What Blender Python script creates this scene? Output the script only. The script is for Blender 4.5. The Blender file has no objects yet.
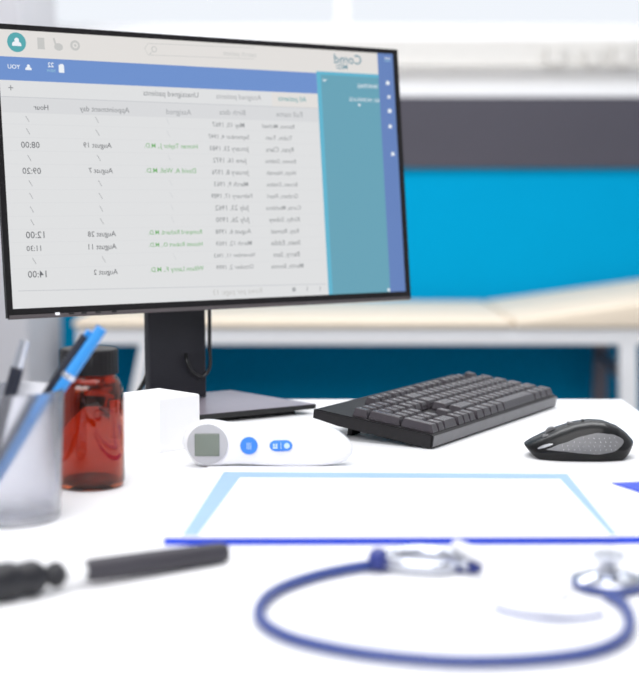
import bpy, bmesh, math, random
from mathutils import Vector, Matrix

# ------------------------------------------------------------------ camera, light, exposure
S = bpy.context.scene
COL = S.collection
F, PITCH, CX, CY = 1420.0, 0.103, 319.5, 340.0
CAM = Vector((0, 0, 1.0))
cd = bpy.data.cameras.new('camera')
cam = bpy.data.objects.new('camera', cd); COL.objects.link(cam)
cam.location = CAM
cam.rotation_euler = (math.pi/2 - PITCH, 0, 0)
cd.sensor_fit = 'HORIZONTAL'; cd.sensor_width = 36; cd.lens = F/639*36
cd.clip_start = 0.02
cd.dof.use_dof = True; cd.dof.focus_distance = 1.47; cd.dof.aperture_fstop = 4.5
S.camera = cam
S.view_settings.view_transform = 'Standard'; S.view_settings.look = 'None'
S.view_settings.gamma = 1; S.view_settings.use_curve_mapping = False
S.view_settings.exposure = 0.0

W = bpy.data.worlds.new('world'); S.world = W; W.use_nodes = True
W.node_tree.nodes['Background'].inputs[0].default_value = (0.93, 0.96, 1.0, 1)
W.node_tree.nodes['Background'].inputs[1].default_value = 0.98

def area(name, loc, target, sx, sy, power, color=(1, 1, 1)):
    l = bpy.data.lights.new(name, 'AREA'); l.shape = 'RECTANGLE'; l.size = sx; l.size_y = sy
    l.energy = power; l.color = color
    o = bpy.data.objects.new(name, l); COL.objects.link(o); o.location = loc
    o.rotation_euler = (Vector(target) - Vector(loc)).to_track_quat('-Z', 'Y').to_euler()
    return o
area('ceiling_panel_light', (0.0, 1.0, 2.66), (0, 1.0, 0), 1.8, 1.6, 30, (1, 0.985, 0.98))
area('ceiling_panel_light', (0.2, 3.3, 2.66), (0.2, 3.6, 0), 2.6, 0.9, 48, (0.97, 0.985, 1))
area('front_fill_light', (-0.7, -0.6, 2.1), (0, 1.8, 0.8), 2.2, 0.7, 38, (0.97, 0.98, 1))  # fill lamp added behind the camera, no window on that side

# ------------------------------------------------------------------ helpers
def ray(px, py):
    a = (px-CX)/F; b = (CY-py)/F; c, s = math.cos(PITCH), math.sin(PITCH)
    return Vector((a, c + b*s, -s + b*c))
def on_z(px, py, z):
    d = ray(px, py); return CAM + d*((z-CAM.z)/d.z)
def on_y(px, py, y):
    d = ray(px, py); return CAM + d*(y/d.y)

def mat(name, col, rough=0.5, metal=0.0, emit=None, es=1.0, coat=0.0, spec=0.5, noise=0.0, nscale=30, bump=0.0, trans=0, ior=1.45, sheen=0):
    m = bpy.data.materials.new(name); m.use_nodes = True
    nt = m.node_tree; b = nt.nodes['Principled BSDF']
    b.inputs['Base Color'].default_value = (*col, 1)
    b.inputs['Roughness'].default_value = rough
    b.inputs['Metallic'].default_value = metal
    b.inputs['Specular IOR Level'].default_value = spec
    b.inputs['Coat Weight'].default_value = coat
    b.inputs['IOR'].default_value = ior
    b.inputs['Transmission Weight'].default_value = trans
    if emit:
        b.inputs['Emission Color'].default_value = (*emit, 1)
        b.inputs['Emission Strength'].default_value = es
    if noise > 0 or bump > 0:
        tc = nt.nodes.new('ShaderNodeTexCoord'); n = nt.nodes.new('ShaderNodeTexNoise')
        n.inputs['Scale'].default_value = nscale; n.inputs['Detail'].default_value = 4
        nt.links.new(tc.outputs['Object'], n.inputs['Vector'])
        if noise > 0:
            r = nt.nodes.new('ShaderNodeValToRGB')
            r.color_ramp.elements[0].position = 0.3; r.color_ramp.elements[1].position = 0.7
            r.color_ramp.elements[0].color = (*[max(0, c*(1-noise)) for c in col], 1)
            r.color_ramp.elements[1].color = (*[min(1, c*(1+noise)) for c in col], 1)
            nt.links.new(n.outputs['Fac'], r.inputs['Fac'])
            nt.links.new(r.outputs['Color'], b.inputs['Base Color'])
        if bump > 0:
            bp = nt.nodes.new('ShaderNodeBump'); bp.inputs['Strength'].default_value = bump
            bp.inputs['Distance'].default_value = 0.001
            nt.links.new(n.outputs['Fac'], bp.inputs['Height'])
            nt.links.new(bp.outputs['Normal'], b.inputs['Normal'])
    return m

def lin(r, g, b):
    f = lambda v: (v/255/12.92) if v/255 <= .04045 else ((v/255+.055)/1.055)**2.4
    return (f(r), f(g), f(b))

def obj(name, bm, mats, parent=None, loc=None, rot=None, smooth=False):
    me = bpy.data.meshes.new(name); bm.normal_update(); bm.to_mesh(me); bm.free()
    if not isinstance(mats, (list, tuple)): mats = [mats]
    for m in mats: me.materials.append(m)
    if smooth:
        for p in me.polygons: p.use_smooth = True
        try: me.set_sharp_from_angle(angle=math.radians(40))
        except Exception: pass
    o = bpy.data.objects.new(name, me); COL.objects.link(o)
    if loc is not None: o.location = loc
    if rot is not None: o.rotation_euler = rot
    if parent: o.parent = parent
    return o
def thing(name, label, cat, loc=(0, 0, 0), rot=(0, 0, 0), group=None):
    o = bpy.data.objects.new(name, None); COL.objects.link(o)
    o.empty_display_size = .05
    o.location = loc; o.rotation_euler = rot
    return tag(o, label, cat, group)
def tag(o, label, cat, group=None):
    o['label'] = label; o['category'] = cat
    if group: o['group'] = group
    return o
def struct(o):
    o['kind'] = 'structure'; return o

def box(bm, x0, x1, y0, y1, z0, z1, bev=0.0, mi=0, seg=2):
    vs = [bm.verts.new((x, y, z)) for x in (x0, x1) for y in (y0, y1) for z in (z0, z1)]
    fs = [(0,1,3,2), (4,6,7,5), (0,4,5,1), (2,3,7,6), (0,2,6,4), (1,5,7,3)]
    faces = [bm.faces.new([vs[i] for i in f]) for f in fs]
    for f in faces: f.material_index = mi
    if bev > 0:
        es = list({e for f in faces for e in f.edges})
        r = bmesh.ops.bevel(bm, geom=es, offset=bev, segments=seg, affect='EDGES', profile=.5)
        for f in r['faces']: f.material_index = mi
    return faces
def lathe(bm, prof, seg=48, mi=0, closed=False):
    rings = []
    for r, z in prof:
        if r < 1e-6: rings.append([bm.verts.new((0, 0, z))])
        else: rings.append([bm.verts.new((r*math.cos(2*math.pi*k/seg), r*math.sin(2*math.pi*k/seg), z)) for k in range(seg)])
    pairs = list(zip(rings, rings[1:]))
    if closed: pairs.append((rings[-1], rings[0]))
    for a, b in pairs:
        for k in range(seg):
            k2 = (k+1) % seg
            if len(a) == 1 and len(b) == 1: continue
            if len(a) == 1: f = bm.faces.new((a[0], b[k2], b[k]))
            elif len(b) == 1: f = bm.faces.new((a[k], a[k2], b[0]))
            else: f = bm.faces.new((a[k], a[k2], b[k2], b[k]))
            f.material_index = mi
def smooth_path(pts, n=8):
    P = [Vector(p) for p in pts]; out = []
    for i in range(len(P)-1):
        p0 = P[max(i-1, 0)]; p1 = P[i]; p2 = P[i+1]; p3 = P[min(i+2, len(P)-1)]
        for k in range(n):
            t = k/n
            out.append(.5*((2*p1)+(p2-p0)*t+(2*p0-5*p1+4*p2-p3)*t*t+(3*p1-p0-3*p2+p3)*t**3))
    out.append(P[-1]); return out
def tube(bm, pts, rad, seg=12, mi=0, caps=True):
    """sweep a circle; rad a number or a list per point"""
    P = [Vector(p) for p in pts]; n = len(P)
    R = rad if isinstance(rad, (list, tuple)) else [rad]*n
    t0 = (P[1]-P[0]).normalized()
    nrm = t0.orthogonal().normalized(); rings = []
    for i in range(n):
        t = (P[min(i+1, n-1)]-P[max(i-1, 0)]).normalized()
        nrm = (nrm - t*nrm.dot(t)).normalized(); bn = t.cross(nrm)
        rings.append([bm.verts.new(P[i] + (nrm*math.cos(2*math.pi*k/seg) + bn*math.sin(2*math.pi*k/seg))*R[i]) for k in range(seg)])
    for a, b in zip(rings, rings[1:]):
        for k in range(seg):
            f = bm.faces.new((a[k], a[(k+1) % seg], b[(k+1) % seg], b[k])); f.material_index = mi
    if caps:
        bm.faces.new(rings[0][::-1]).material_index = mi; bm.faces.new(rings[-1]).material_index = mi
def prism(bm, poly, a, b, axis='z', mi=0, bev=0, seg=2):
    """extrude a 2-D outline between a and b along axis"""
    def v(p, t):
        return {'z': (p[0], p[1], t), 'y': (p[0], t, p[1])}[axis]
    A = [bm.verts.new(v(p, a)) for p in poly]; B = [bm.verts.new(v(p, b)) for p in poly]
    n = len(poly); fa = bm.faces.new(A[::-1]); fb = bm.faces.new(B); fs = [fa, fb]
    for k in range(n): fs.append(bm.faces.new((A[k], A[(k+1) % n], B[(k+1) % n], B[k])))
    for f in fs: f.material_index = mi
    if bev > 0:
        es = list(set(fa.edges) | set(fb.edges))
        r = bmesh.ops.bevel(bm, geom=es, offset=bev, segments=seg, affect='EDGES', profile=.5)
        for f in r['faces']: f.material_index = mi
    bmesh.ops.recalc_face_normals(bm, faces=bm.faces[:])
def recalc(bm): bmesh.ops.recalc_face_normals(bm, faces=bm.faces[:]); return bm

# ------------------------------------------------------------------ materials
M = {}
M['white_wall'] = mat('white_wall', (.95, .95, .96), .8, noise=.01, nscale=3)
M['blue_wall'] = mat('blue_wall', (.0, .33, .61), .8, noise=.02, nscale=2, spec=.05)
M['grey_band'] = mat('grey_band', (.068, .064, .085), .6, noise=.03, nscale=4)
M['floor'] = mat('floor_vinyl', (.14, .15, .17), .5, noise=.1, nscale=8)
M['desk'] = mat('desk_white', (.93, .93, .94), .42, noise=.004, nscale=6, spec=.4)
M['white_metal'] = mat('white_metal', (.94, .94, .95), .35, noise=.01)
M['grey_metal'] = mat('grey_metal', (.22, .20, .23), .4, metal=.3, noise=.03)
M['cream'] = mat('cream_vinyl', (.90, .77, .61), .5, noise=.02, nscale=10, bump=.1)
M['cabinet'] = mat('cabinet_white', (.66, .65, .68), .5, noise=.01)
M['beige'] = mat('beige_paint', (.74, .72, .69), .6, noise=.02)
M['black_plastic'] = mat('black_plastic', (.009, .008, .009), .38, spec=.3, noise=.1, nscale=200)
M['chin'] = mat('chin_satin', (.09, .078, .082), .35, noise=.05)
M['post_plastic'] = mat('charcoal_plastic', (.016, .016, .022), .5, noise=.06, nscale=60)
M['base_sheen'] = mat('base_plastic_painted_sheen', (.27, .24, .285), .28, noise=.05, nscale=80, spec=.8)  # pale lilac reflection on the dark base, put into its colour
M['cable'] = mat('black_cable_rubber', (.012, .012, .013), .28, noise=.05)
M['kb_case'] = mat('keyboard_case', (.009, .008, .0095), .5, spec=.35, noise=.06, nscale=120)
M['kb_strip'] = mat('keyboard_grey_strip', (.15, .15, .16), .38, metal=.35, noise=.05, nscale=60)
M['key'] = mat('key_plastic', (.040, .034, .041), .26, noise=.05, nscale=150, spec=.7)
M['legend'] = mat('key_legend', (.35, .35, .37), .5, noise=.01)
M['mouse'] = mat('mouse_gloss_black', (.006, .006, .0065), .27, spec=.32, noise=.05)
M['grip'] = mat('mouse_grip_rubber', (.17, .17, .175), .5, noise=.08, nscale=200)
M['silver'] = mat('silver_trim', (.8, .8, .82), .25, metal=1, noise=.02)
M['paper'] = mat('white_paper', (.93, .93, .94), .7, noise=.005)
M['carton'] = mat('white_carton', (.93, .93, .94), .6, noise=.005)
M['therm'] = mat('thermometer_white_plastic', (.92, .92, .94), .3, noise=.004, spec=.4)
M['ring'] = mat('thermometer_grey_ring', (.50, .50, .52), .4, noise=.01)
M['lcd'] = mat('lcd_grey_green', (.19, .22, .185), .3, noise=.03)
M['btn_blue'] = mat('blue_button', (.05, .25, .84), .4, noise=.02)
M['mark'] = mat('pale_button_mark', (.55, .72, .95), .5, noise=.01)
M['cap'] = mat('black_bottle_cap', (.009, .008, .009), .35, spec=.3, noise=.05)
M['amber'] = mat('amber_glass', (.52, .11, .035), .03, trans=1, ior=1.48, noise=.03, nscale=5)
M['clear'] = mat('clear_acrylic', (.90, .905, .95), .22, trans=.94, ior=1.45, noise=.005, nscale=5)
M['pen_blue'] = mat('pen_blue', (.03, .28, .72), .3, noise=.02)
M['pen_dark'] = mat('pen_dark', (.015, .017, .03), .3, noise=.05)
M['pen_white'] = mat('pen_white', (.93, .93, .94), .3, noise=.004)
M['board_blue'] = mat('clipboard_blue_edge', (.012, .06, .62), .4, noise=.02)
M['board_white'] = mat('clipboard_white_face', (.90, .90, .93), .4, noise=.01)
M['border_blue'] = mat('pale_blue_print', (.31, .47, .80), .6, noise=.02)
M['tube_blue'] = mat('stethoscope_blue_rubber', (.03, .058, .24), .38, noise=.04)
M['navy'] = mat('navy_plastic', (.02, .035, .22), .4, noise=.04)
M['chrome'] = mat('chrome', (.62, .64, .70), .2, metal=1, noise=.01)
M['instr'] = mat('charcoal_grip', (.045, .042, .052), .5, noise=.06)
M['instr_black'] = mat('black_instrument_head', (.014, .014, .018), .4, noise=.05)
M['glass'] = mat('window_glass', (.97, .98, 1), .02, trans=1, ior=1.02)
def em(name, rgb, k=1.0):
    c = lin(*rgb)
    return mat(name, (.01, .01, .01), .45, emit=c, es=k, spec=.25)

# ------------------------------------------------------------------ the room
DZ = 0.74                                   # desk top
YW = 4.75                                   # back wall
XL, XR, YF, ZC = -2.6, 2.6, -1.8, 2.75
def hz(py, Y): return on_y(320, py, Y).z
z_sill = hz(62, YW)                        # underside of window frame
z_band1, z_band0 = hz(97, YW), hz(168, YW)
# back wall: blue dado, grey rail, white above with a window opening
bm = bmesh.new()
box(bm, XL, XR, YW, YW+.12, 0, z_band0+.01)
struct(obj('wall_back', bm, M['blue_wall']))
zw0 = hz(38, YW); zw1 = 2.25; wx0, wx1 = -1.3, 2.1
bm = bmesh.new()
box(bm, XL, XR, YW, YW+.12, z_band0+.01, zw0)
box(bm, XL, XR, YW, YW+.12, zw1, ZC)
box(bm, XL, wx0, YW, YW+.12, zw0, zw1)
box(bm, wx1, XR, YW, YW+.12, zw0, zw1)
struct(obj('wall_back_upper', bm, M['white_wall']))
bm = bmesh.new(); box(bm, XL, XR, YW-.02, YW, z_band0, z_band1, .003)
struct(obj('trim_1', bm, M['grey_band']))
bm = bmesh.new()
box(bm, wx0-.03, wx1+.03, YW-.012, YW, zw0-.09, zw0-.005, .004)
struct(obj('trim_2', bm, M['beige']))
w = struct(bpy.data.objects.new('window_1', None)); COL.objects.link(w); w.location = (0, YW+.06, zw0)
bm = bmesh.new()
for a, b in ((wx0, wx0+.05), (wx1-.05, wx1), (.05, .10)): box(bm, a, b, -.03, .03, .05, zw1-zw0-.05)
for a, b in ((0, .05), (zw1-zw0-.05, zw1-zw0)): box(bm, wx0, wx1, -.03, .03, a, b)
obj('window_frame', bm, M['white_metal'], w)
bm = bmesh.new(); box(bm, wx0+.0, wx1, -.004, .004, .05, zw1-zw0-.05)
obj('pane', bm, M['glass'], w)
bm = bmesh.new(); box(bm, XL, XR, YF, YW+.12, -.1, 0); struct(obj('floor', bm, M['floor']))
bm = bmesh.new(); box(bm, XL, XR, YF, YW+.12, ZC, ZC+.1); struct(obj('ceiling', bm, M['white_wall']))
bm = bmesh.new(); box(bm, XL-.1, XL, YF, YW+.12, 0, ZC); struct(obj('wall_left', bm, M['white_wall']))
bm = bmesh.new(); box(bm, XR, XR+.1, YF, YW+.12, 0, ZC); struct(obj('wall_right', bm, M['white_wall']))
bm = bmesh.new(); box(bm, XL, XR, YF-.1, YF, 0, ZC); struct(obj('wall_front', bm, M['white_wall']))
bm = bmesh.new(); box(bm, XL, XR, YW-.015, YW, 0, .09, .003); struct(obj('baseboard_back', bm, M['white_metal']))

# ------------------------------------------------------------------ examination couch
YB = 4.0
xl = on_y(72, 320, YB).x; xr = 1.22
zt_rail, zb_rail = hz(329, YB), hz(345, YB)
zc_top = hz(301, 4.70)
xg = on_y(514, 300, YB).x
bed = thing('examination_couch', 'cream padded examination couch on white metal frame against blue wall', 'examination couch', ((xl+xr)/2, (YB+4.66)/2, 0))
bx_, by_ = bed.location.x, bed.location.y
def B(x0, x1, y0, y1, z0, z1): return (x0-bx_, x1-bx_, y0-by_, y1-by_, z0, z1)
bm = bmesh.new()
box(bm, *B(xl+.01, xr-.01, YB, YB+.04, zb_rail, zt_rail), .004)
box(bm, *B(xl+.01, xr-.01, 4.66, 4.70, zb_rail, zt_rail), .004)
box(bm, *B(xl+.01, xl+.05, YB+.04, 4.66, zb_rail, zt_rail), .004)
box(bm, *B(xr-.05, xr-.01, YB+.04, 4.66, zb_rail, zt_rail), .004)
box(bm, *B(xl+.05, xr-.05, YB+.04, 4.66, zt_rail-.012, zt_rail-.002))
obj('bed_frame', bm, M['white_metal'], bed)
bm = bmesh.new(); box(bm, *B(xl, xg, YB-.01, 4.73, zt_rail+.001, zc_top), .014, seg=4)
obj('seat_cushion', bm, M['cream'], bed, smooth=True)
bm = bmesh.new(); zr = zc_top+(hz(284, 4.7)-zc_top)*(xr-xg)/(on_y(635, 284, 4.3).x-xg)
prism(bm, [(xg+.002-bx_, zt_rail+.001), (xr-bx_, zt_rail+.001), (xr-bx_, zr), (xg+.002-bx_, zc_top)], YB-.01-by_, 4.73-by_, 'y', bev=.012, seg=4)
obj('head_cushion', bm, M['cream'], bed, smooth=True)
lx1 = on_y(620.5, 345, YB).x; lx0 = on_y(141, 345, YB).x
def leg(x, y, wdt, lean, m):
    bm = bmesh.new()
    vs = []
    for z, dx in ((0, lean), (zb_rail+.005, 0)):
        for a, b in ((-1, -1), (1, -1), (1, 1), (-1, 1)):
            vs.append(bm.verts.new((x+dx+a*wdt/2-bx_, y+b*.02-by_, z)))
    for f in ((0,1,2,3), (4,5,6,7), (0,1,5,4), (1,2,6,5), (2,3,7,6), (3,0,4,7)): bm.faces.new([vs[i] for i in f])
    obj('leg', recalc(bm), m, bed)
leg(lx1+.022, YB+.02, .048, .02, M['white_metal'])
leg(lx0+.012, YB+.02, .03, -.12, M['white_metal'])
lgx = on_y(600, 360, 4.68).x
leg(lgx, 4.68, .045, .0, M['grey_metal'])
leg(lx0+.05, 4.68, .03, -.12, M['grey_metal'])
bm = bmesh.new(); zz = hz(368, 4.3)
tube(bm, [(lgx-bx_, 4.68-by_, zz), (lx1+.02-bx_, YB+.03-by_, zz)], .016)
obj('cross_brace', bm, M['grey_metal'], bed, smooth=True)

# ------------------------------------------------------------------ tall cabinet at the left
cxr = on_y(62, 340, 4.2).x
cab = thing('tall_cabinet', 'tall pale grey two-door cabinet standing left of the examination couch', 'cabinet', (cxr-.45, 3.95, 0))
bm = bmesh.new(); box(bm, -.45, .45, -.23, .25, .06, 2.05, .003); box(bm, -.43, .43, -.20, .25, 0, .06)
obj('carcass', bm, M['cabinet'], cab)
xs = 0.0
for a, b, hs in ((-.45, xs-.002, -1), (xs+.002, .45, 1)):
    bm = bmesh.new(); box(bm, a+.001, b-.001, -.25, -.232, .065, 2.045, .002)
    d = obj('cabinet_door', bm, M['cabinet'], cab)
    bm = bmesh.new(); x = xs+hs*.03
    tube(bm, [(x, -.252, .88), (x, -.275, .88), (x, -.275, 1.02), (x, -.252, 1.02)], .005)
    obj('handle', bm, M['silver'], d)

# pale boxes on the sill
for i, (a, b, t, lab) in enumerate([(549, 566, 45, 'leftmost blurred pale beige box below the window, top right of the photo'),
                                 (588, 604, 47, 'blurred pale beige box below the window, middle one of the three'),
                                 (617, 634, 43, 'rightmost blurred pale beige box below the window at the picture edge')]):
    A = on_y(a, 62, YW-.09); Bp = on_y(b, t, YW-.09)
    bm = bmesh.new(); box(bm, -(Bp.x-A.x)/2, (Bp.x-A.x)/2, -.017, .017, 0, Bp.z-A.z, .004)
    box(bm, -(Bp.x-A.x)/2-.002, (Bp.x-A.x)/2+.002, -.019, .019, (Bp.z-A.z)*.8, Bp.z-A.z+.003, .002)
    tag(obj('storage_box', bm, M['beige'], loc=((A.x+Bp.x)/2, YW-.034, zw0-.09+.0005)), lab, 'box', 'pale boxes on the window ledge')
bm = bmesh.new(); box(bm, wx0-.03, wx1+.03, YW-.052, YW-.012, zw0-.098, zw0-.0905, .004)
struct(obj('trim_3', bm, M['beige']))

# ------------------------------------------------------------------ desk
P0 = on_z(320, 399, DZ); DY1 = P0.y
DXL = -.302; DXR = on_z(622, 399, DZ).x
desk = thing('desk', 'white laminate desk holding the monitor, keyboard, mouse and medical items', 'desk', ((DXL+DXR)/2, (DY1+.35)/2, 0))
hx, hy = (DXR-DXL)/2, (DY1-.35)/2
bm = bmesh.new(); box(bm, -hx, hx, -hy, hy, DZ-.028, DZ, .0015)
obj('desktop', bm, M['desk'], desk)
for a in (-1, 1):
    for b in (-1, 1):
        bm = bmesh.new(); x, y = a*(hx-.04), b*(hy-.05)
        box(bm, x-.02, x+.02, y-.02, y+.02, 0, DZ-.0285, .003)
        obj('leg', bm, M['white_metal'], desk)
bm = bmesh.new()
box(bm, -hx+.06, hx-.06, hy-.06, hy-.04, DZ-.09, DZ-.029); obj('desk_rail', bm, M['white_metal'], desk)
bm = bmesh.new(); box(bm, -hx+.06, hx-.06, -hy+.04, -hy+.06, DZ-.09, DZ-.029); obj('desk_rail', bm, M['white_metal'], desk)

# ------------------------------------------------------------------ monitor
YAW, TILT = .566, .104
mo = Vector((-.338, 1.533, 1-.135)); MW, MH = .54, .32
md = Vector((math.cos(YAW), math.sin(YAW), 0)); mb = Vector((-math.sin(YAW), math.cos(YAW), 0))
mu = Vector((0, 0, 1))*math.cos(TILT) + mb*math.sin(TILT)
mn = md.cross(mu)                      # towards the viewer
def mon_uv(px, py):
    d = ray(px, py); t = (mo-CAM).dot(mn)/d.dot(mn); p = CAM+d*t-mo
    return p.dot(md), p.dot(mu)
s_c = .245
mbase = mo + md*s_c; mbase.z = DZ
mon = thing('computer_monitor', 'black widescreen computer monitor showing a mirrored patient appointment table', 'monitor', mbase, (0, 0, YAW))
# head frame: child transforms expressed in the stand frame (x along md, y along mb, z up)
def head(name, bm, m, parent=None, smooth=False, off=0.0):
    """mesh given in screen coordinates (u right, v up, w towards viewer)"""
    o0 = Vector((-s_c, 0, mo.z-DZ))
    ux, uu = Vector((1, 0, 0)), Vector((0, math.sin(TILT), math.cos(TILT)))
    un = ux.cross(uu)
    mt = Matrix((( ux.x, uu.x, un.x, o0.x), (ux.y, uu.y, un.y, o0.y), (ux.z, uu.z, un.z, o0.z), (0, 0, 0, 1)))
    bm.transform(mt)
    return obj(name, bm, m, parent or mon, smooth=smooth)
# screen rectangle from the photograph's screen corners
su0 = mon_uv(13, 309)[0]; sv0 = mon_uv(13, 309)[1]; su1 = mon_uv(405.5, 290)[0]; sv1 = mon_uv(150, 38.5)[1]
bm = bmesh.new()
box(bm, 0, su0, 0, MH, -.006, 0); box(bm, su1, MW, 0, MH, -.006, 0)
box(bm, su0, su1, 0, sv0, -.006, 0); box(bm, su0, su1, sv1, MH, -.006, 0); box(bm, su0, su1, sv0, sv1, -.006, -.001)
head('bezel', bm, M['black_plastic'])
bm = bmesh.new()
box(bm, .055, MW-.055, .012, MH-.03, -.030, -.0061, .006)
head('back_housing', bm, M['black_plastic'])
for px, py in ((71.5, 316.8), (84, 315.8), (98, 314.8), (114, 313.8)):
    u, _ = mon_uv(px, py)
    bm = bmesh.new(); box(bm, u-.003, u+.003, .0012, .0034, -.001, .0014, .0003)
    head('button', bm, M['cable'])
u, _ = mon_uv(57.5, 317)
bm = bmesh.new(); box(bm, u-.0025, u+.0025, .001, .004, -.001, .0012, .0003)
head('power_light', bm, em('power_light_white', (250, 250, 255), 1.2))

bm = bmesh.new(); box(bm, .002, MW-.002, -.0015, .0030, -.0055, .0006, .0005)
head('chin_strip', bm, M['chin'])
# --- the picture on the screen
SC = {'panel': (221, 222, 223), 'head': (224, 221, 218), 'blue': (106, 142, 203), 'row': (214, 215, 217), 'line': (196, 198, 202),
      'teal': (100, 160, 180), 'cyan': (95, 178, 205), 'strip': (98, 128, 186), 'white': (235, 240, 245), 'tealdot': (80, 165, 172),
      'icon': (196, 196, 194), 'grey': (140, 142, 145), 'dark': (92, 94, 98), 'soft': (165, 167, 170), 'green': (115, 175, 110), 'tealtext': (85, 160, 165), 'logo': (70, 130, 150), 'pale': (150, 195, 215)}
names = list(SC); smats = [em('screen_'+k, SC[k]) for k in names]
bm = bmesh.new()
def quad_uv(c, key, w):
    vs = [bm.verts.new((u, v, w)) for u, v in c]; f = bm.faces.new(vs); f.material_index = names.index(key)
    if f.calc_area() > 0:
        f.normal_update()
        if f.normal.z < 0: f.normal_flip()
def rect(x0, y0, x1, y1, key, w):           # rectangle given by two photo points
    a = mon_uv(x0, y0); b = mon_uv(x1, y1)
    a = (min(max(a[0], su0), su1), min(max(a[1], sv0), sv1)); b = (min(max(b[0], su0), su1), min(max(b[1], sv0), sv1))
    quad_uv([(a[0], a[1]), (a[0], b[1]), (b[0], b[1]), (b[0], a[1])], key, w)
def strip_uv(u0, u1, v0, v1, key, w): quad_uv([(u0, v0), (u1, v0), (u1, v1), (u0, v1)], key, w)
def disc(px, py, r, key, w, ry=None, n=20):
    u, v = mon_uv(px, py); ry = ry or r
    quad_uv([(u+r*math.cos(2*math.pi*k/n), v+ry*math.sin(2*math.pi*k/n)) for k in range(n)], key, w)
def gline(px0, py0, px1, py1, th, key, w):
    a = Vector(mon_uv(px0, py0)); b = Vector(mon_uv(px1, py1)); d = (b-a).normalized()*th/2; n = Vector((-d.y, d.x))
    quad_uv([a-n, b-n, b+n, a+n], key, w)
FONT_CACHE = {}
def text_mesh(s):
    if s in FONT_CACHE: return FONT_CACHE[s]
    c = bpy.data.curves.new('t', 'FONT'); c.body = s; c.resolution_u = 2; c.offset = .012 if s in ('YOU', '22') else .003
    o = bpy.data.objects.new('t', c); COL.objects.link(o)
    dg = bpy.context.evaluated_depsgraph_get(); dg.update()
    me = bpy.data.meshes.new_from_object(o.evaluated_get(dg))
    vs = [v.co.copy() for v in me.vertices]; ps = [tuple(p.vertices) for p in me.polygons]
    bpy.data.objects.remove(o); bpy.data.curves.remove(c); bpy.data.meshes.remove(me)
    FONT_CACHE[s] = (vs, ps); return vs, ps
def txt(s, x0, x1, y, key, w=.0007, hmm=None):
    """mirrored writing spanning photo columns x0..x1 at row y"""
    vs, ps = text_mesh(s)
    a = mon_uv(x0, y); b = mon_uv(x1, y); L = b[0]-a[0]; vc = (a[1]+b[1])/2
    mx = max(v.x for v in vs); mn_ = min(v.x for v in vs); k = L/(mx-mn_); ky = k if hmm is None else hmm/.73
    bl = [bm.verts.new((b[0]-(v.x-mn_)*k, vc+(v.y-.33)*ky, w)) for v in vs]
    for p in ps:
        try: f = bm.faces.new([bl[i] for i in p][::-1])
        except ValueError: continue
        f.material_index = names.index(key)
strip_uv(su0, su1, sv0, sv1, 'panel', -.0004)
uL = su0; uP = mon_uv(317, 80)[0]; uP2 = mon_uv(328, 285)[0]; uP = (uP+uP2)/2
uS = (mon_uv(378.5, 60)[0]+mon_uv(389, 285)[0])/2
vb1 = mon_uv(150, 64)[1]; vb0 = mon_uv(150, 86.3)[1]; vteal = mon_uv(350, 73)[1]
strip_uv(uL, uS, vb1, sv1, 'head', -.0002)
strip_uv(uL, uP, vb0, vb1, 'blue', -.0001)
strip_uv(uP, uS, sv0, vteal, 'teal', 0)
strip_uv(uP, uP+.006, sv0, vteal, 'cyan', .0002); strip_uv(uP, uS, vteal-.004, vteal, 'cyan', .0002)
strip_uv(uS, su1, sv0, sv1, 'strip', 0)
vh1 = mon_uv(60, 99)[1]; vh0 = mon_uv(60, 114)[1]
strip_uv(uL, uP, vh0, vh1, 'row', .0001)
strip_uv(uL, uP, vh1, vh1+.0008, 'line', .0002)
# header icons
def person(px, py, k, key, w):
    disc(px, py-2.3*k, .0030*k, key, w); u, v = mon_uv(px, py+3*k)
    quad_uv([(u-.006*k, v-.0012*k), (u+.006*k, v-.0012*k), (u+.0055*k, v+.0025*k), (u+.002*k, v+.0045*k), (u-.002*k, v+.0045*k), (u-.0055*k, v+.0025*k)], key, w)
disc(16.5, 42.3, .0108, 'tealdot', .0003); person(16.5, 42.3, .9, 'white', .0005)
rect(37, 37.5, 45, 49.5, 'icon', .0003); rect(44, 39, 45, 48, 'head', .0005)
gline(53.5, 38, 56, 46, .0022, 'icon', .0003); disc(58.5, 47, .0052, 'icon', .0003, .0042)
disc(75, 45.5, .0058, 'icon', .0003); disc(75, 45.5, .0032, 'head', .0005); disc(75, 45.5, .0016, 'icon', .0006)
for x0, y0, x1, y1 in ((148, 42.5, 254, 47), (148, 54, 254, 58)): gline(x0, y0+1, x1, y1+1, .0006, 'icon', .0003)
gline(144.5, 48.5, 148, 43.5, .0006, 'icon', .0003); gline(144.5, 48.5, 148, 55, .0006, 'icon', .0003)
disc(154, 49.3, .0036, 'icon', .0003); disc(154, 49.3, .0025, 'head', .0005); gline(151.5, 52, 149.5, 54.5, .0009, 'icon', .0004)
txt('search patient', 223, 256, 54, 'icon', .0004)
txt('Comd', 334, 361, 59.5, 'logo'); txt('MED', 336, 347, 67, 'logo')
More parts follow.
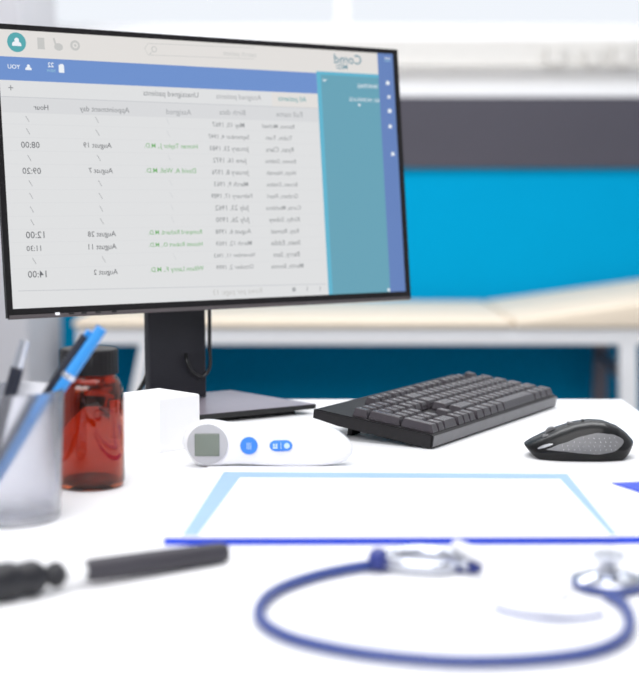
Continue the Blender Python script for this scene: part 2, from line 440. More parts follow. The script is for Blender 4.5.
# blue band
txt('YOU', 7.5, 20, 66.8, 'white'); person(28.3, 67.6, .62, 'white', .0006)
txt('22', 47.5, 53.5, 65, 'white'); txt('NEW', 46.5, 55, 70.8, 'pale')
rect(58.3, 65, 64.2, 73, 'white', .0006); rect(59.5, 64, 63, 65.4, 'white', .0006)
txt('+', 8, 13, 88, 'grey')
txt('Unassigned patients', 143, 198, 94, 'grey'); txt('Assigned patients', 216, 261, 97, 'soft'); txt('All patients', 278, 306, 99, 'tealtext')
strip_uv(mon_uv(272, 100)[0], uP, vh1+.0008, vb0, 'head', 0)
txt('Hour', 33.5, 48, 107.5, 'dark'); txt('Appointment day', 79.5, 129, 109.5, 'grey'); txt('Assigned', 166, 191, 112, 'soft')
txt('Birth date', 219, 245, 112.5, 'soft'); txt('Full name', 276, 302, 114.5, 'soft')
hours = {2: '08:00', 4: '09:20', 9: '12:00', 10: '11:30', 12: '14:00'}
days = {2: 'August 19', 4: 'August 7', 9: 'August 28', 10: 'August 11', 12: 'August 2'}
docs = {2: 'Homan Taylor J., M.D.', 4: 'David A. Wall, M.D.', 9: 'Rompard Richard, M.D.', 10: 'Hassett Robert O., M.D.', 12: 'Wilson Lanny F., M.D.'}
births = ['May 10, 1967', 'September 4, 1947', 'January 23, 1983', 'June 16, 1972', 'January 8, 1976', 'March 9, 1963', 'February 17, 1989',
          'July 23, 1962', 'July 26, 1990', 'August 6, 1998', 'March 12, 1969', 'November 11, 1963', 'October 2, 1999']
pats = ['Ramos, Michael', 'Tobin, Tom', 'Ryan, Clara', 'Bowen, Debbie', 'Hoyt, Hannah', 'Brown, Debbie', 'Graham, Pearl', 'Curtis, Madelena',
        'Kirby, Sidney', 'Roy, Ramsal', 'Stein, Eddie', 'Barry, Sam', 'Martin, Bonnie']
yh = [119, 131.5, 145, 158, 171, 183.3, 196, 209.5, 222.5, 235, 248.5, 261, 274.3]
for i, y in enumerate(yh):
    t = i/12; dx = 7.5*t
    ya = 120 + (272-120)*t; yd = 121.5 + (269-121.5)*t; yb = 125 + (267-125)*t; yp = 126.5 + (266-126.5)*t
    if i in hours:
        n = 19 if i != 10 else 15
        txt(hours[i], 19.5+dx*1.1, 19.5+n-.5+dx*1.1, y, 'dark')
        wd = {8: 24, 9: 28}[len(days[i])]
        txt(days[i], 110+dx-wd, 110+dx, ya, 'dark')
        txt(docs[i], 143+dx*.9, (196 if i != 4 else 193)+dx*1.0, yd, 'green')
    else:
        gline(25.5+dx, y-3, 29+dx, y+3, .0006, 'grey', .0006)
        gline(95+dx, ya-3, 98.5+dx, ya+3, .0006, 'grey', .0006)
        gline(166+dx, yd-3, 169+dx, yd+3, .0005, 'line', .0006)
    n = len(births[i]); wd = 11+n*1.75
    txt(births[i], 228-wd/2+dx*.9, 228+wd/2+dx*.9, yb, 'grey')
    n = len(pats[i]); wd = 11+n*1.5
    txt(pats[i], 278-wd/2+dx*1.2, 278+wd/2+dx*1.2, yp, 'grey')
    if i < 12:
        v = (mon_uv(60, y)[1]+mon_uv(60, yh[i+1])[1])/2
        strip_uv(uL, uP-.002, v-.0002, v+.0002, 'row', .0002)
gline(18, 291, 326, 284, .0008, 'line', .0002)
txt('Rows per page: 13', 213, 262, 291.5, 'icon', .0005)
rect(292, 287.5, 295.5, 291.5, 'soft', .0006)
for x in (307, 320): gline(x, 286.5, x, 291, .001, 'soft', .0006)
# teal panel
gline(322.5, 79, 324, 81.5, .0012, 'white', .0006); gline(324, 81.5, 326, 79.5, .0012, 'white', .0006)
txt('WAITING', 357.5, 377.5, 86.5, 'white'); txt('ALL WORKPLACE', 349, 379.5, 100, 'white'); disc(359, 105, .0016, 'white', .0006)
disc(388.5, 290, .002, 'white', .0006)
rect(384, 57.8, 390, 59, 'white', .0006); rect(384, 60.3, 390, 61.5, 'pale', .0006)
for x, y, k in ((387.5, 83, 1), (388.7, 97, .8), (389.5, 111, 1), (390, 126.5, .9), (392.6, 154, .9)):
    person(x, y, .48*k, 'white', .0006); rect(x-1.8*k, y-1.5, x+1.8*k, y+1.5, 'white', .0005)
head('screen', bm, smats)

# --- stand
bm = bmesh.new()
pw = .0385
poly = [(-pw, 0), (pw, 0), (pw-.002, .30), (-pw-.0, .30)]
prism(bm, poly, .050, .064, 'y', bev=.002)
obj('stand_column', bm, M['post_plastic'], mon, loc=(-.0145, 0, .0125))
bm = bmesh.new()
prism(bm, [(-.012, .205), (.010, .205), (.006, .145), (-.002, .11), (-.006, .15)], .0490, .0506, 'y')
obj('cable_slot', bm, M['cable'], mon, loc=(-.0145, 0, .0125))
bm = bmesh.new(); box(bm, -.038, .038, .0645, .085, .20, .31, .004)
obj('mounting_bracket', bm, M['black_plastic'], mon, loc=(-.007, 0, 0))
# base plate, corners located on the plane of its top
def loc_mon(p):
    q = p-mbase; return (q.dot(md), q.dot(mb))
zt = DZ+.012
c_fr = loc_mon(on_z(316, 403.8, zt)); c_br = loc_mon(on_z(231, 390, zt))
wl = -.007-(c_fr[0]+.007)
poly = [c_fr, c_br, (wl+(c_fr[0]-c_br[0]), c_br[1]), (wl, c_fr[1])]
bm = bmesh.new(); prism(bm, poly, .006, .012, 'z', bev=.0008)
for f in bm.faces:
    f.normal_update(); f.material_index = 0 if f.normal.z > .8 else 1  # upward faces take the painted reflection, edges and underside stay black
obj('base_plate', bm, [M['base_sheen'], M['cable']], mon)
ins = [(p[0]*.86-.005, p[1]*.80+(c_br[1]+c_fr[1])/2*.2) for p in poly]
bm = bmesh.new(); prism(bm, ins, 0, .0059, 'z')
obj('base_foot', bm, M['cable'], mon)
# hanging cable loop and power lead
def mp(px, py, b):                       # point on the vertical plane b behind the column front
    d = ray(px, py); o = mbase+mb*b; t = (o-CAM).dot(mb)/d.dot(mb); p = CAM+d*t-mbase
    return Vector((p.dot(md), p.dot(mb), p.z))
pts = [mp(209, 296, .03), mp(209.5, 315, .034), mp(209.5, 345, .036), mp(210, 365, .038), mp(206, 374, .040), mp(200, 377, .042), mp(192, 372, .043), mp(187.5, 362, .044), mp(186, 354, .050)]
bm = bmesh.new(); tube(bm, smooth_path(pts, 6), .0023, 10)
obj('video_cable', bm, M['cable'], mon, smooth=True)
pts = [mp(156, 320, .09), mp(152, 350, .09), mp(147, 374, .092), mp(138, 392, .095), mp(128, 398, .09)]
pts[-1].z = .004
bm = bmesh.new(); tube(bm, smooth_path(pts, 6), .0026, 10)
obj('power_cable', bm, M['cable'], mon, smooth=True)

# ------------------------------------------------------------------ keyboard
A = on_z(431, 449.6, DZ); Bf = on_z(555, 407, DZ)
KL = (Bf-A).length; kyaw = math.atan2(Bf.y-A.y, Bf.x-A.x)
KD, KT = .143, math.radians(7.6)
kb = thing('computer_keyboard', 'black full-size computer keyboard with grey front strip, propped on its rear feet', 'keyboard', A, (0, 0, kyaw))
tiltk = Matrix.Rotation(KT, 4, 'X')
TH = .0150
bm = bmesh.new()       # case: side profile (y,z) extruded along x
prof = [(0, .0012), (0, TH-.001), (.004, TH), (KD-.004, .0125), (KD, .0115), (KD, .0022), (KD-.030, 0), (.004, 0)]
va = [bm.verts.new((0, y, z)) for y, z in prof]; vb = [bm.verts.new((KL, y, z)) for y, z in prof]
fa = bm.faces.new(va); fb = bm.faces.new(vb[::-1]); n = len(prof)
for k in range(n): bm.faces.new((va[k], vb[k], vb[(k+1) % n], va[(k+1) % n]))
recalc(bm); bmesh.ops.bevel(bm, geom=list(set(fa.edges) | set(fb.edges)), offset=.0012, segments=2, affect='EDGES')
bm.transform(tiltk); obj('case', bm, M['kb_case'], kb)
bm = bmesh.new(); box(bm, .002, KL-.001, -.0012, 0, .0025, TH-.0012, .0004); bm.transform(tiltk)
obj('front_strip', bm, M['kb_strip'], kb)
for x in (.03, KL-.05):
    bm = bmesh.new(); box(bm, x, x+.02, KD-.034, KD-.028, -.0195, .0, .001); bm.transform(tiltk)
    zmin = min(v.co.z for v in bm.verts)
    for v in bm.verts:
        if v.co.z < .005: v.co.z += max(0, -v.co.z)+.0004
    obj('foot', bm, M['kb_case'], kb)
U = (KL-.010)/22.5
keys_y0, RP = .0022, .0194
def case_z(y): return TH + (.0125-TH)*(y-.004)/(KD-.008)
def key_bm(x0, w, row0, nrow=1):
    bm = bmesh.new()
    X0, X1 = .005+x0*U, .005+(x0+w)*U
    if row0 == 5: Y0 = keys_y0+5*RP+.004
    else: Y0 = keys_y0+row0*RP
    Y1 = Y0+RP*nrow*(1 if row0 < 5 else .84)
    g = .0010; z0 = case_z(Y0)-.0004; h = .0092
    bx0, bx1, by0, by1 = X0+g, X1-g, Y0+g, Y1-g
    tx, ty0, ty1 = .0017, .0030, .0012
    lv = [(bx0, by0, bx1, by1, 0), (bx0, by0, bx1, by1, .002), (bx0+tx, by0+ty0, bx1-tx, by1-ty1, h-.0006), (bx0+tx+.0006, by0+ty0+.0006, bx1-tx-.0006, by1-ty1-.0006, h)]
    rings = [[bm.verts.new((a, b, z0+z)), bm.verts.new((c, b, z0+z)), bm.verts.new((c, d, z0+z)), bm.verts.new((a, d, z0+z))] for a, b, c, d, z in lv]
    for r, q in zip(rings, rings[1:]):
        for k in range(4): bm.faces.new((r[k], r[(k+1) % 4], q[(k+1) % 4], q[k]))
    bm.faces.new(rings[-1])
    # small legend mark
    cx, cy, z = bx0+tx+.0035, by1-ty1-.0045, z0+h+.00008
    f = bm.faces.new([bm.verts.new(p) for p in ((cx-.0008, cy-.0011, z), (cx+.0008, cy-.0011, z), (cx+.0008, cy+.0011, z), (cx-.0008, cy+.0011, z))])
    f.material_index = 1
    bm.transform(tiltk); return bm
L = []
def rowkeys(row, start, widths):
    x = start
    for w_ in widths:
        if w_ > 0: L.append((x, w_, row, 1))
        x += abs(w_)
L.append((0, 1, 0, 2)); L.append((0, 1, 2, 2)); L.append((0, 1, 4, 1))
rowkeys(0, 1, [1, 2]); rowkeys(1, 1, [1, 1, 1]); rowkeys(2, 1, [1, 1, 1]); rowkeys(3, 1, [1, 1, 1]); rowkeys(4, 1, [1, 1, 1])
rowkeys(0, 4.25, [1, 1, 1]); rowkeys(1, 4.25, [-1, 1, -1]); rowkeys(3, 4.25, [1, 1, 1]); rowkeys(4, 4.25, [1, 1, 1])
m0 = 7.5
rowkeys(0, m0, [1.25]*4+[6.25]+[1.25]*3)
rowkeys(1, m0, [2.75]+[1]*10+[2.25])
rowkeys(2, m0, [2.25]+[1]*11+[1.75])
rowkeys(3, m0, [1.5]+[1]*12+[1.5])
rowkeys(4, m0, [2]+[1]*13)
rowkeys(5, 4.25, [1, 1, 1]); rowkeys(5, m0, [1]*4+[-.5]+[1]*4+[-.5]+[1]*4+[-1]+[1])
L.sort(key=lambda k: k[0])
for x0, w_, row, nr in L[:100]: obj('key', key_bm(x0, w_, row, nr), [M['key'], M['legend']], kb)
rest = bmesh.new()
for x0, w_, row, nr in L[100:]:
    b2 = key_bm(x0, w_, row, nr); me = bpy.data.meshes.new('tmp'); b2.to_mesh(me); b2.free(); rest.from_mesh(me); bpy.data.meshes.remove(me)
if len(L) > 100:
    o = obj('far_keys', rest, [M['key'], M['legend']], kb); o['kind'] = 'stuff'

# ------------------------------------------------------------------ mouse
pa = on_z(529, 459, DZ); pb = on_z(628, 461, DZ)
ML = .106; mc = (on_z(580, 460, DZ)); my = mc.y+.021
mouse = thing('computer_mouse', 'glossy black computer mouse with dotted grey side grip beside the keyboard', 'mouse', (mc.x*my/mc.y-.0022, my, DZ), (0, 0, math.radians(-4)))
def mw(t):                                # half width, t 0 = nose (-x), 1 = tail
    e = max(0.0, 1-(abs(2*t-1))**3.2)
    return (.029+.005*math.sin(math.pi*min(1, t*1.0)))*e**(1/2.6)
def mh(t):                                # height profile
    pts = [(0, .013), (.06, .0175), (.15, .0225), (.3, .0300), (.45, .0358), (.6, .0385), (.72, .0378), (.85, .0325), (.94, .0255), (1, .018)]
    for (a, h0), (b, h1) in zip(pts, pts[1:]):
        if t <= b:
            k = (t-a)/(b-a); return (h0+(h1-h0)*k)*.96
    return .0173
def mbt(t):                               # underside rises at nose and tail
    return .0006 + .0105*max(0, 1-t/.13)**1.5 + .013*max(0, (t-.88)/.12)**1.6
def prof_side(q):                         # q 0..1 bottom->top, gives fraction of half width
    return (1-q**2.6)**(1/2.3)*(.90+.10*min(1, q/.35))
bm = bmesh.new(); N, K = 40, 28; rings = []
for i in range(N+1):
    t = i/N; x = -ML/2+ML*t; wv = max(mw(max(.004, min(.996, t))), .003); z0 = mbt(t); h = mh(t)-z0
    r = []
    for k in range(K+1):
        a = math.pi*k/K
        q = math.sin(a)**.8 if k not in (0, K) else 0
        s = math.copysign(1, math.cos(a)) if abs(math.cos(a)) > 1e-9 else 0
        r.append(bm.verts.new((x, -s*wv*prof_side(min(q, 1)), z0+h*min(q, 1))))
    rings.append(r)
for a, b in zip(rings, rings[1:]):
    for k in range(K): bm.faces.new((a[k], a[k+1], b[k+1], b[k]))
    bm.faces.new((a[0], b[0], b[K], a[K]))
bm.faces.new(rings[0]); bm.faces.new(rings[-1][::-1])
bmesh.ops.remove_doubles(bm, verts=bm.verts[:], dist=.00005); recalc(bm)
obj('body', bm, M['mouse'], mouse, smooth=True)
def side_y(x, z, off):
    t = (x+ML/2)/ML; z0 = mbt(t); q = max(0, min(.999, (z-z0)/(mh(t)-z0)))
    return -(mw(t)*prof_side(q))-off
def pw_(t, P):
    for (a, h0), (b, h1) in zip(P, P[1:]):
        if t <= b: k = (t-a)/(b-a); k = k*k*(3-2*k)*.4+k*.6; return h0+(h1-h0)*k
    return P[-1][1]
def gtop(t): return pw_(t, [(0, .0112), (.2, .0178), (.45, .0252), (.65, .0284), (.85, .0265), (.95, .0230), (1, .0190)])
def gbot(t): return pw_(t, [(0, .0108), (.2, .0100), (.45, .0080), (.65, .0068), (.85, .0092), (.95, .0140), (1, .0186)])
bm = bmesh.new(); NI, NJ = 30, 10; G = []
gx0, gx1 = -.0340, .0425
for i in range(NI+1):
    t = i/NI; x = gx0+(gx1-gx0)*t
    zt_, zb_ = gtop(t), gbot(t)
    if zt_ < zb_: zt_ = zb_+.0002
    G.append([bm.verts.new((x, side_y(x, zb_+(zt_-zb_)*j/NJ, .0007 if 0 < j < NJ and 0 < i < NI else -.0003), zb_+(zt_-zb_)*j/NJ)) for j in range(NJ+1)])
for a, b in zip(G, G[1:]):
    for j in range(NJ): bm.faces.new((a[j], b[j], b[j+1], a[j+1]))
for i in range(6, 28):
    for j in range(0, 5):
        t = (i+.5*(j % 2))/NI; zt_, zb_ = gtop(t), gbot(t)
        z = .0085+j*.0036; x = gx0+(gx1-gx0)*t
        if i % 2 or z > zt_-.0018 or z < zb_+.0012: continue
        y = side_y(x, z, .0007)
        m = bmesh.ops.create_icosphere(bm, subdivisions=1, radius=.0004, matrix=Matrix.Translation((x, y, z)))
        for v in m['verts']:
            for f in v.link_faces: f.material_index = 1
obj('side_grip', bm, [M['grip'], M['silver']], mouse, smooth=True)
bm = bmesh.new()                                    # silver accent at the nose
q0 = []
for i in range(9):
    t = i/8; x = -.0415+.014*t; z = .0110+.0055*t; hh = .0018*math.sin(math.pi*(.12+.8*t))
    q0.append((bm.verts.new((x, side_y(x, z-hh/2, .0006), z-hh/2)), bm.verts.new((x, side_y(x, z+hh, .0006), z+hh))))
for a, b in zip(q0, q0[1:]): bm.faces.new((a[0], b[0], b[1], a[1]))
obj('accent_trim', bm, M['silver'], mouse, smooth=True)
bm = bmesh.new()
W2 = lambda x: mh((x+ML/2)/ML)
tube(bm, [(-.026, -.0035, W2(-.026)-.004), (-.026, .0035, W2(-.026)-.004)], .0065, 20)
obj('scroll_wheel', bm, M['grip'], mouse, smooth=True)
for x, l in ((-.0085, .006), (.004, .003)):
    bm = bmesh.new(); zz = W2(x); box(bm, x-l/2, x+l/2, -.003, .003, zz-.003, zz+.0012, .0008)
    obj('top_button', bm, M['grip'] if l > .005 else M['cable'], mouse)
bm = bmesh.new(); x = -.030; box(bm, x-.006, x+.006, -.014, -.010, W2(x)-.006, W2(x)-.0015, .001)
obj('side_button', bm, M['grip'], mouse)

# ------------------------------------------------------------------ infrared thermometer, standing on its long edge
Yt = on_z(250, 467.5, DZ).y
def tp(px, py): p = on_y(px, py, Yt); return (p.x, p.z-DZ)
xm = on_y(262, 440, Yt).x
th = thing('infrared_thermometer', 'white forehead thermometer with small grey screen and two blue buttons', 'thermometer', (xm, Yt+.014, DZ))
ol = [(a_, 469-(469-b_)*.94) for a_, b_ in [(184.5, 452), (182, 443), (184.5, 433), (192, 425), (202, 421), (214, 421), (232, 424), (252, 423.5), (275, 421.5), (300, 422), (322, 426), (340, 434), (351, 445), (353, 452), (349, 460), (338, 466), (318, 468.5), (290, 469), (262, 468), (240, 466.5), (225, 467.5), (207, 469), (195, 466)]]
pl = [(a-xm, b) for a, b in (tp(*p) for p in ol)]
zmin = min(p[1] for p in pl); pl = [(a, b-zmin+.0002) for a, b in pl]
sp = smooth_path([(a, b, 0) for a, b in pl]+[(pl[0][0], pl[0][1], 0)], 4)[:-1]
sp = [(p.x, p.y) for p in sp]
bm = bmesh.new(); rings = []
hx_ = (max(p[0] for p in sp)-min(p[0] for p in sp))/2; hz_ = (max(p[1] for p in sp)-min(p[1] for p in sp))/2
mx_ = (max(p[0] for p in sp)+min(p[0] for p in sp))/2; mz_ = hz_
for y_, d_ in ((-.0140, .007), (-.0138, .005), (-.0128, .0025), (-.0108, .0008), (-.0080, 0), (.0030, 0), (.0055, .0010), (.0072, .003), (.0080, .006)):
    rings.append([bm.verts.new((mx_+(p[0]-mx_)*(1-d_/hx_), y_, mz_+(p[1]-mz_)*(1-d_/hz_))) for p in sp])
for a, b in zip(rings, rings[1:]):
    for k in range(len(sp)): bm.faces.new((a[k], a[(k+1) % len(sp)], b[(k+1) % len(sp)], b[k]))
bm.faces.new(rings[0]); bm.faces.new(rings[-1][::-1]); recalc(bm)
obj('body', bm, M['therm'], th, smooth=True)
def disc_y(bm, px, py, r, y0, y1, rz=None, n=40):
    x, z = tp(px, py); rz = rz or r
    prism(bm, [(x-xm+r*math.cos(2*math.pi*k/n), z+rz*math.sin(2*math.pi*k/n)) for k in range(n)], y0, y1, 'y', bev=.0004)
pxm = Yt/F
bm = bmesh.new(); disc_y(bm, 207.5, 444, 20.5*pxm, -.0162, -.0135); obj('display_ring', bm, M['ring'], th, smooth=True)
bm = bmesh.new(); x, z = tp(207, 444.5); box(bm, x-xm-.0115, x-xm+.0120, -.0168, -.016, z-.0108, z+.0108, .0006); obj('screen', bm, M['lcd'], th)
bm = bmesh.new(); disc_y(bm, 249, 445.5, 8.8*pxm, -.0158, -.0135); bt = obj('button', bm, M['btn_blue'], th, smooth=True)
bm = bmesh.new()
for k in range(3):
    x, z = tp(247.2+k*1.8, 446); box(bm, x-xm-.0003, x-xm+.0003, -.0161, -.0156, z-.003, z+.0035)
obj('button_mark', bm, M['mark'], bt)
x, z = tp(281, 445.5); n = 24; pol = []
for k in range(n):
    a = 2*math.pi*k/n; pol.append((x-xm+math.copysign(.0046, math.cos(a))+.0062*math.cos(a), z+.0052*math.sin(a)))
bm = bmesh.new(); prism(bm, pol, -.0158, -.0135, 'y', bev=.0004); bt = obj('button', bm, M['btn_blue'], th, smooth=True)
bm = bmesh.new()
for dx, w_, dz, h_ in ((-.0068, .0018, .0008, .0012), (-.0043, .0018, .0008, .0012), (-.0055, .0044, -.0018, .0010), (0, .0006, 0, .003)):
    box(bm, x-xm+dx-w_/2, x-xm+dx+w_/2, -.0161, -.0156, z+dz-h_, z+dz+h_)
xx = x-xm+.0056
prism(bm, [(xx+.0028*math.cos(a*.5236), z+.0028*math.sin(a*.5236)) for a in range(12)], -.0161, -.0157, 'y')
obj('button_mark', bm, M['mark'], bt)

# ------------------------------------------------------------------ small white carton
K0 = on_z(160, 453.3, DZ); R0 = on_z(200, 446.5, DZ)
cyaw = math.atan2(R0.y-K0.y, R0.x-K0.x); cw = (R0-K0).length
ctop = 0.0
d = ray(200, 394.5); tt = R0.y/d.y; ch = (CAM+d*tt).z-DZ
bm = bmesh.new(); box(bm, 0, cw, 0, .065, 0, ch, .0006)
ct = thing('paper_carton', 'small plain white paper carton standing behind the brown bottle', 'box', K0, (0, 0, cyaw))
obj('carton_body', bm, M['carton'], ct)
bm = bmesh.new(); box(bm, .0008, cw-.0008,  .0008, .0642, ch+.0001, ch+.0007)
obj('lid_flap', bm, M['carton'], ct)

# ------------------------------------------------------------------ pill bottle
bp_ = on_z(91, 488, DZ); by2 = bp_.y+.012; bp_ = Vector((bp_.x*by2/bp_.y, by2, DZ))
s = by2/F; R = 34.5*s
bot = thing('pill_bottle', 'brown glass pill bottle with ribbed black screw cap', 'bottle', bp_)
hb = 107*s*1.0
HS = .0848                                   # shoulder start
outer = [(0, .0008), (R*.86, 0), (R*.95, .0015), (R, .006), (R, HS-.004), (R*.985, HS+.002), (R*.93, HS+.008), (R*.84, HS+.0125), (R*.78, HS+.0145), (R*.76, HS+.022)]
inner = [(R*.70, HS+.022), (R*.72, HS+.013), (R*.88, HS+.005), (R*.925, HS-.006), (R*.925, .008), (R*.86, .0045), (0, .0045)]
bm = bmesh.new(); lathe(bm, outer+inner, 64); recalc(bm)
obj('glass_body', bm, M['amber'], bot, smooth=True)
bm = bmesh.new(); cr = 29*s
zc0 = HS+.0125+.003; zc1 = zc0+.0235; n = 144
prof = [(cr*.9, zc0), (cr, zc0+.0008), (cr, zc1-.002), (cr*.96, zc1-.0004), (cr*.9, zc1), (0, zc1)]
rings = []
for r, z in prof[:-1]:
    rings.append([bm.verts.new(((r+(.0004 if (k//2) % 2 and abs(r-cr) < 1e-6 else 0))*math.cos(2*math.pi*k/n), (r+(.0004 if (k//2) % 2 and abs(r-cr) < 1e-6 else 0))*math.sin(2*math.pi*k/n), z)) for k in range(n)])
for a, b in zip(rings, rings[1:]):
    for k in range(n): bm.faces.new((a[k], a[(k+1) % n], b[(k+1) % n], b[k]))
bm.faces.new(rings[-1]); bm.faces.new(rings[0][::-1])
obj('cap', bm, M['cap'], bot, smooth=True)

# ------------------------------------------------------------------ pen cup and pens
pc = on_z(11, 519, DZ); cy2 = pc.y+.004; pc = Vector((pc.x*cy2/pc.y, cy2, DZ))
sc = cy2/F; RT = 56*sc; RB = 50*sc; HC = .105
cup = thing('pen_cup', 'clear plastic pen cup holding pens at the left desk edge', 'pen cup', pc)
bm = bmesh.new()
lathe(bm, [(0, .0005), (RB-.002, 0), (RB, .002), (RT, HC-.001), (RT-.0005, HC), (RT-.0018, HC), (RT-.0022, HC-.001), (RB-.0022, .007), (RB-.004, .0055), (0, .0055)], 64); recalc(bm)
obj('cup_body', bm, M['clear'], cup, smooth=True)
def pen(name, p0, p1, rad, lab, parts):
    """p0 foot, p1 top; parts: (name, from, to, r0, r1, material)"""
    d = p1-p0; Ln = d.length; q = d.to_track_quat('Z', 'Y').to_euler()
    t = thing(name, lab, 'pen', p0, q)
    for nm, a, b, r0, r1, m in parts:
        bm = bmesh.new(); lathe(bm, [(0, a*Ln), (r0, a*Ln), (r1, b*Ln), (0, b*Ln)], 20)
        obj(nm, bm, m, t, smooth=True)
    return t
def top_at(px, py, y): return on_y(px, py, y)
zf = DZ+.009
def foot(px, y): return Vector((on_y(px, 500, y).x, y, zf))
pen('ballpoint_pen', foot(-22, cy2-.004), top_at(102, 328, cy2+.012), .005, 'light blue ballpoint pen leaning right out of the clear cup',
    [('tip', 0, .06, .001, .0035, M['silver']), ('barrel', .06, .72, .0042, .0045, M['pen_blue']), ('ring', .72, .745, .0058, .0058, M['chrome']), ('cap', .745, 1, .0050, .0046, M['pen_blue'])])
pen('ballpoint_pen', foot(-24, cy2+.009), top_at(90, 331, cy2+.020), .005, 'dark navy ballpoint pen behind the light blue one in the clear cup',
    [('tip', 0, .06, .001, .0035, M['silver']), ('barrel', .06, .97, .0050, .0050, M['pen_dark']), ('end_button', .97, 1, .0030, .0030, M['pen_blue'])])
pen('ballpoint_pen', foot(-22, cy2-.012), top_at(25, 340, cy2-.006), .005, 'dark pen with a silver top at the left of the clear cup',
    [('tip', 0, .06, .001, .0035, M['silver']), ('barrel', .06, .84, .0052, .0052, M['pen_dark']), ('silver_top', .84, 1, .0046, .0040, M['chrome'])])

# ------------------------------------------------------------------ clipboard with a form
TB = .0055
q = [on_z(164, 545, DZ), on_z(668, 543.5, DZ), on_z(628, 472, DZ), on_z(208, 472, DZ)]
cen = sum(q, Vector())/4
cb = thing('clipboard', 'white clipboard with bright blue edges lying in front of the thermometer', 'clipboard', cen)
pl = [(p.x-cen.x, p.y-cen.y) for p in q]
bm = bmesh.new(); prism(bm, pl, .0, TB, 'z'); bm.faces.ensure_lookup_table()
for f in bm.faces:
    f.normal_update(); f.material_index = 1 if f.normal.z > .9 else 0
obj('board', bm, [M['board_blue'], M['board_white']], cb)
zp = DZ+TB+.0003
o4 = [on_z(190, 527, zp), on_z(604, 526, zp), on_z(567, 476, zp), on_z(224, 474, zp)]
i4 = [on_z(206, 533, zp), on_z(598, 526, zp), on_z(560, 481, zp), on_z(240, 479.5, zp)]
o4[0] = on_z(182, 538, zp); o4[1] = on_z(617, 537, zp); i4[0] = on_z(198, 538, zp); i4[1] = on_z(610, 537, zp)
c2 = sum(o4, Vector())/4
fm = thing('paper_form', 'white paper form with pale blue border lying on the clipboard', 'paper', (c2.x, c2.y, zp))
bm = bmesh.new(); V = lambda p, z=0: bm.verts.new((p.x-c2.x, p.y-c2.y, z))
prism(bm, [(p.x-c2.x, p.y-c2.y) for p in o4], 0, .0018, 'z')
obj('sheet', bm, M['paper'], fm)
bm = bmesh.new()
O = [V(p, .0021) for p in o4]; I = [V(p, .0021) for p in i4]
for a, b in ((1, 2), (2, 3), (3, 0)): bm.faces.new((O[a], O[b], I[b], I[a]))
recalc(bm); obj('printed_border', bm, M['border_blue'], fm)
# blue folder corner at the far right
e = [on_z(612, 490, DZ), on_z(660, 506, DZ), on_z(690, 492, DZ), on_z(640, 489, DZ)]
e = [Vector((p.x, p.y, 0)) for p in e]; c3 = sum(e, Vector())/4
bm = bmesh.new(); prism(bm, [(p.x-c3.x, p.y-c3.y) for p in e], 0, .001, 'z')
tag(obj('blue_card', bm, M['board_blue'], loc=(c3.x, c3.y, DZ+TB+.0002)), 'bright blue card corner at the right end of the clipboard', 'card')

# ------------------------------------------------------------------ charcoal instrument at the lower left
a0 = on_z(-22, 585, DZ+.0131); a1 = on_z(226, 552, DZ+.0072)
dv = (a1-a0); Ln = dv.length; q = dv.to_track_quat('X', 'Z').to_euler()
ins_ = thing('otoscope', 'charcoal handheld medical instrument with pale collar and black knobbed head', 'medical instrument', a0, (0, -math.asin(dv.z/Ln), math.atan2(dv.y, dv.x)))
def xr_(px):  # distance along the axis for a photo column
    t = (px+22-7*(1-abs(px-102)/124 if px < 226 else 0))/248; return Ln*t
def turned(name, m, prof):
    bm = bmesh.new(); pts = [(0, 0, 0)]
    lathe(bm, prof, 32); bm.transform(Matrix.Rotation(math.pi/2, 4, 'Y')); obj(name, recalc(bm), m, ins_, smooth=True)
turned('handle', M['instr'], [(0, xr_(84)), (.0062, xr_(84)), (.0078, xr_(92)), (.0080, xr_(150)), (.0074, xr_(216)), (.0066, xr_(225)), (0, xr_(226))])
turned('collar', M['pen_white'], [(0, xr_(63)), (.0050, xr_(63)), (.0066, xr_(67)), (  .0068, xr_(79)), (.0052, xr_(84)), (0, xr_(84))])
turned('head', M['instr_black'], [(0, xr_(-20)), (.0095, xr_(-20)), (.0125, xr_(-8)), (.0125, xr_(10)), (.0105, xr_(16)), (.0112, xr_(22)), (.0118, xr_(32)), (.0095, xr_(39)), (.0062, xr_(43)), (.0060, xr_(46)), (.0085, xr_(51)), (.0085, xr_(58)), (.0048, xr_(63)), (0, xr_(63))])

# ------------------------------------------------------------------ stethoscope
zs = DZ+.0046
def D(px, py, z=zs): return on_z(px, py, z)
c4 = D(440, 610); st = thing('stethoscope', 'dark blue stethoscope with looped tubing and chrome headset on the desk front', 'stethoscope', (c4.x, c4.y, DZ))
def rel(ps): return [p-Vector((c4.x, c4.y, DZ)) for p in ps]
loop = [D(386, 563), D(350, 568), D(310, 577), D(276, 590), D(260, 606), D(263, 622), D(290, 637), D(340, 649), D(400, 657), D(470, 661), D(545, 658), D(596, 650), D(624, 636), D(630, 619), D(622, 603), D(606, 593)]
bm = bmesh.new(); tube(bm, smooth_path(rel(loop), 8), .0036, 14)
obj('tubing', bm, M['tube_blue'], st, smooth=True)
bm = bmesh.new()
tube(bm, smooth_path(rel([D(378, 556, zs), D(377, 558, zs+.006), D(380, 562, zs+.002), D(388, 563)]), 5), .0062, 14)
obj('tubing_yoke', bm, M['navy'], st, smooth=True)
bm = bmesh.new()
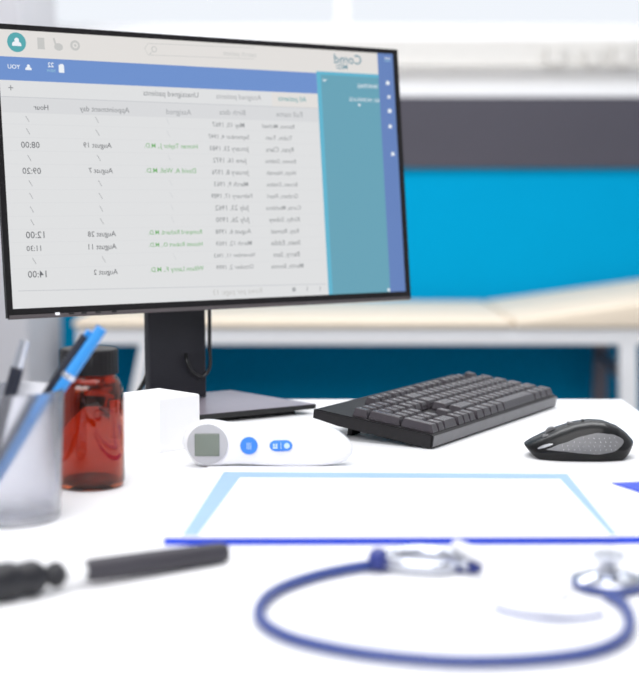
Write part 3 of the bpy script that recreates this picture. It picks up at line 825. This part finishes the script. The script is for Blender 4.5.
tube(bm, smooth_path(rel([D(386, 558, zs+.004), D(410, 552, zs+.006), D(440, 554, zs+.005), D(468, 564, zs+.003)]), 6), .0052, 12)
tube(bm, smooth_path(rel([D(386, 562, zs+.002), D(412, 566, zs+.002), D(440, 568, zs+.001), D(452, 567, zs)]), 6), .0046, 12)
obj('binaural_tube', bm, M['chrome'], st, smooth=True)
bm = bmesh.new()
tube(bm, smooth_path(rel([D(440, 567), D(450, 566), D(468, 566), D(480, 568)]), 5), [.003+.0022*math.sin(math.pi*i/15) for i in range(16)], 12)
obj('ear_tip', bm, M['navy'], st, smooth=True)
bm = bmesh.new()
tube(bm, smooth_path(rel([D(494, 607), D(515, 613), D(545, 618), D(580, 618), D(604, 614)]), 6), .0014, 10)
obj('thin_tube', bm, M['tube_blue'], st, smooth=True)
hc = D(608, 588, DZ)-Vector((c4.x, c4.y, DZ))
bm = bmesh.new(); lathe(bm, [(0, .0005), (.021, .0005), (.0235, .0025), (.0235, .006), (.018, .009), (.007, .012), (.006, .0165), (.0105, .019), (.0115, .023), (.009, .0235), (0, .022)], 40)
cp = obj('chest_piece', recalc(bm), M['chrome'], st, loc=hc, smooth=True)
bm = bmesh.new(); lathe(bm, [(.0230, .002), (.0243, .002), (.0245, .0062), (.0232, .0066)], 40, closed=True)
obj('rubber_rim', recalc(bm), M['tube_blue'], cp, smooth=True)

# ------------------------------------------------------------------ white pen across the stethoscope
w0 = on_z(455, 545, DZ+.016); w1 = on_z(566, 596, DZ+.0165)
d_ = w1-w0; Lw = d_.length
wp = thing('white_pen', 'thick white pen resting over the stethoscope tubing', 'pen', w0, d_.to_track_quat('Z', 'Y').to_euler())
bm = bmesh.new(); lathe(bm, [(0, 0), (.0035, .0004), (.0046, .003), (.0048, Lw*.7), (0, Lw*.7)], 24); obj('barrel', bm, M['pen_white'], wp, smooth=True)
bm = bmesh.new(); lathe(bm, [(0, Lw*.7), (.0054, Lw*.7), (.0054, Lw*.98), (.0046, Lw), (0, Lw)], 24); obj('cap', bm, M['pen_white'], wp, smooth=True)
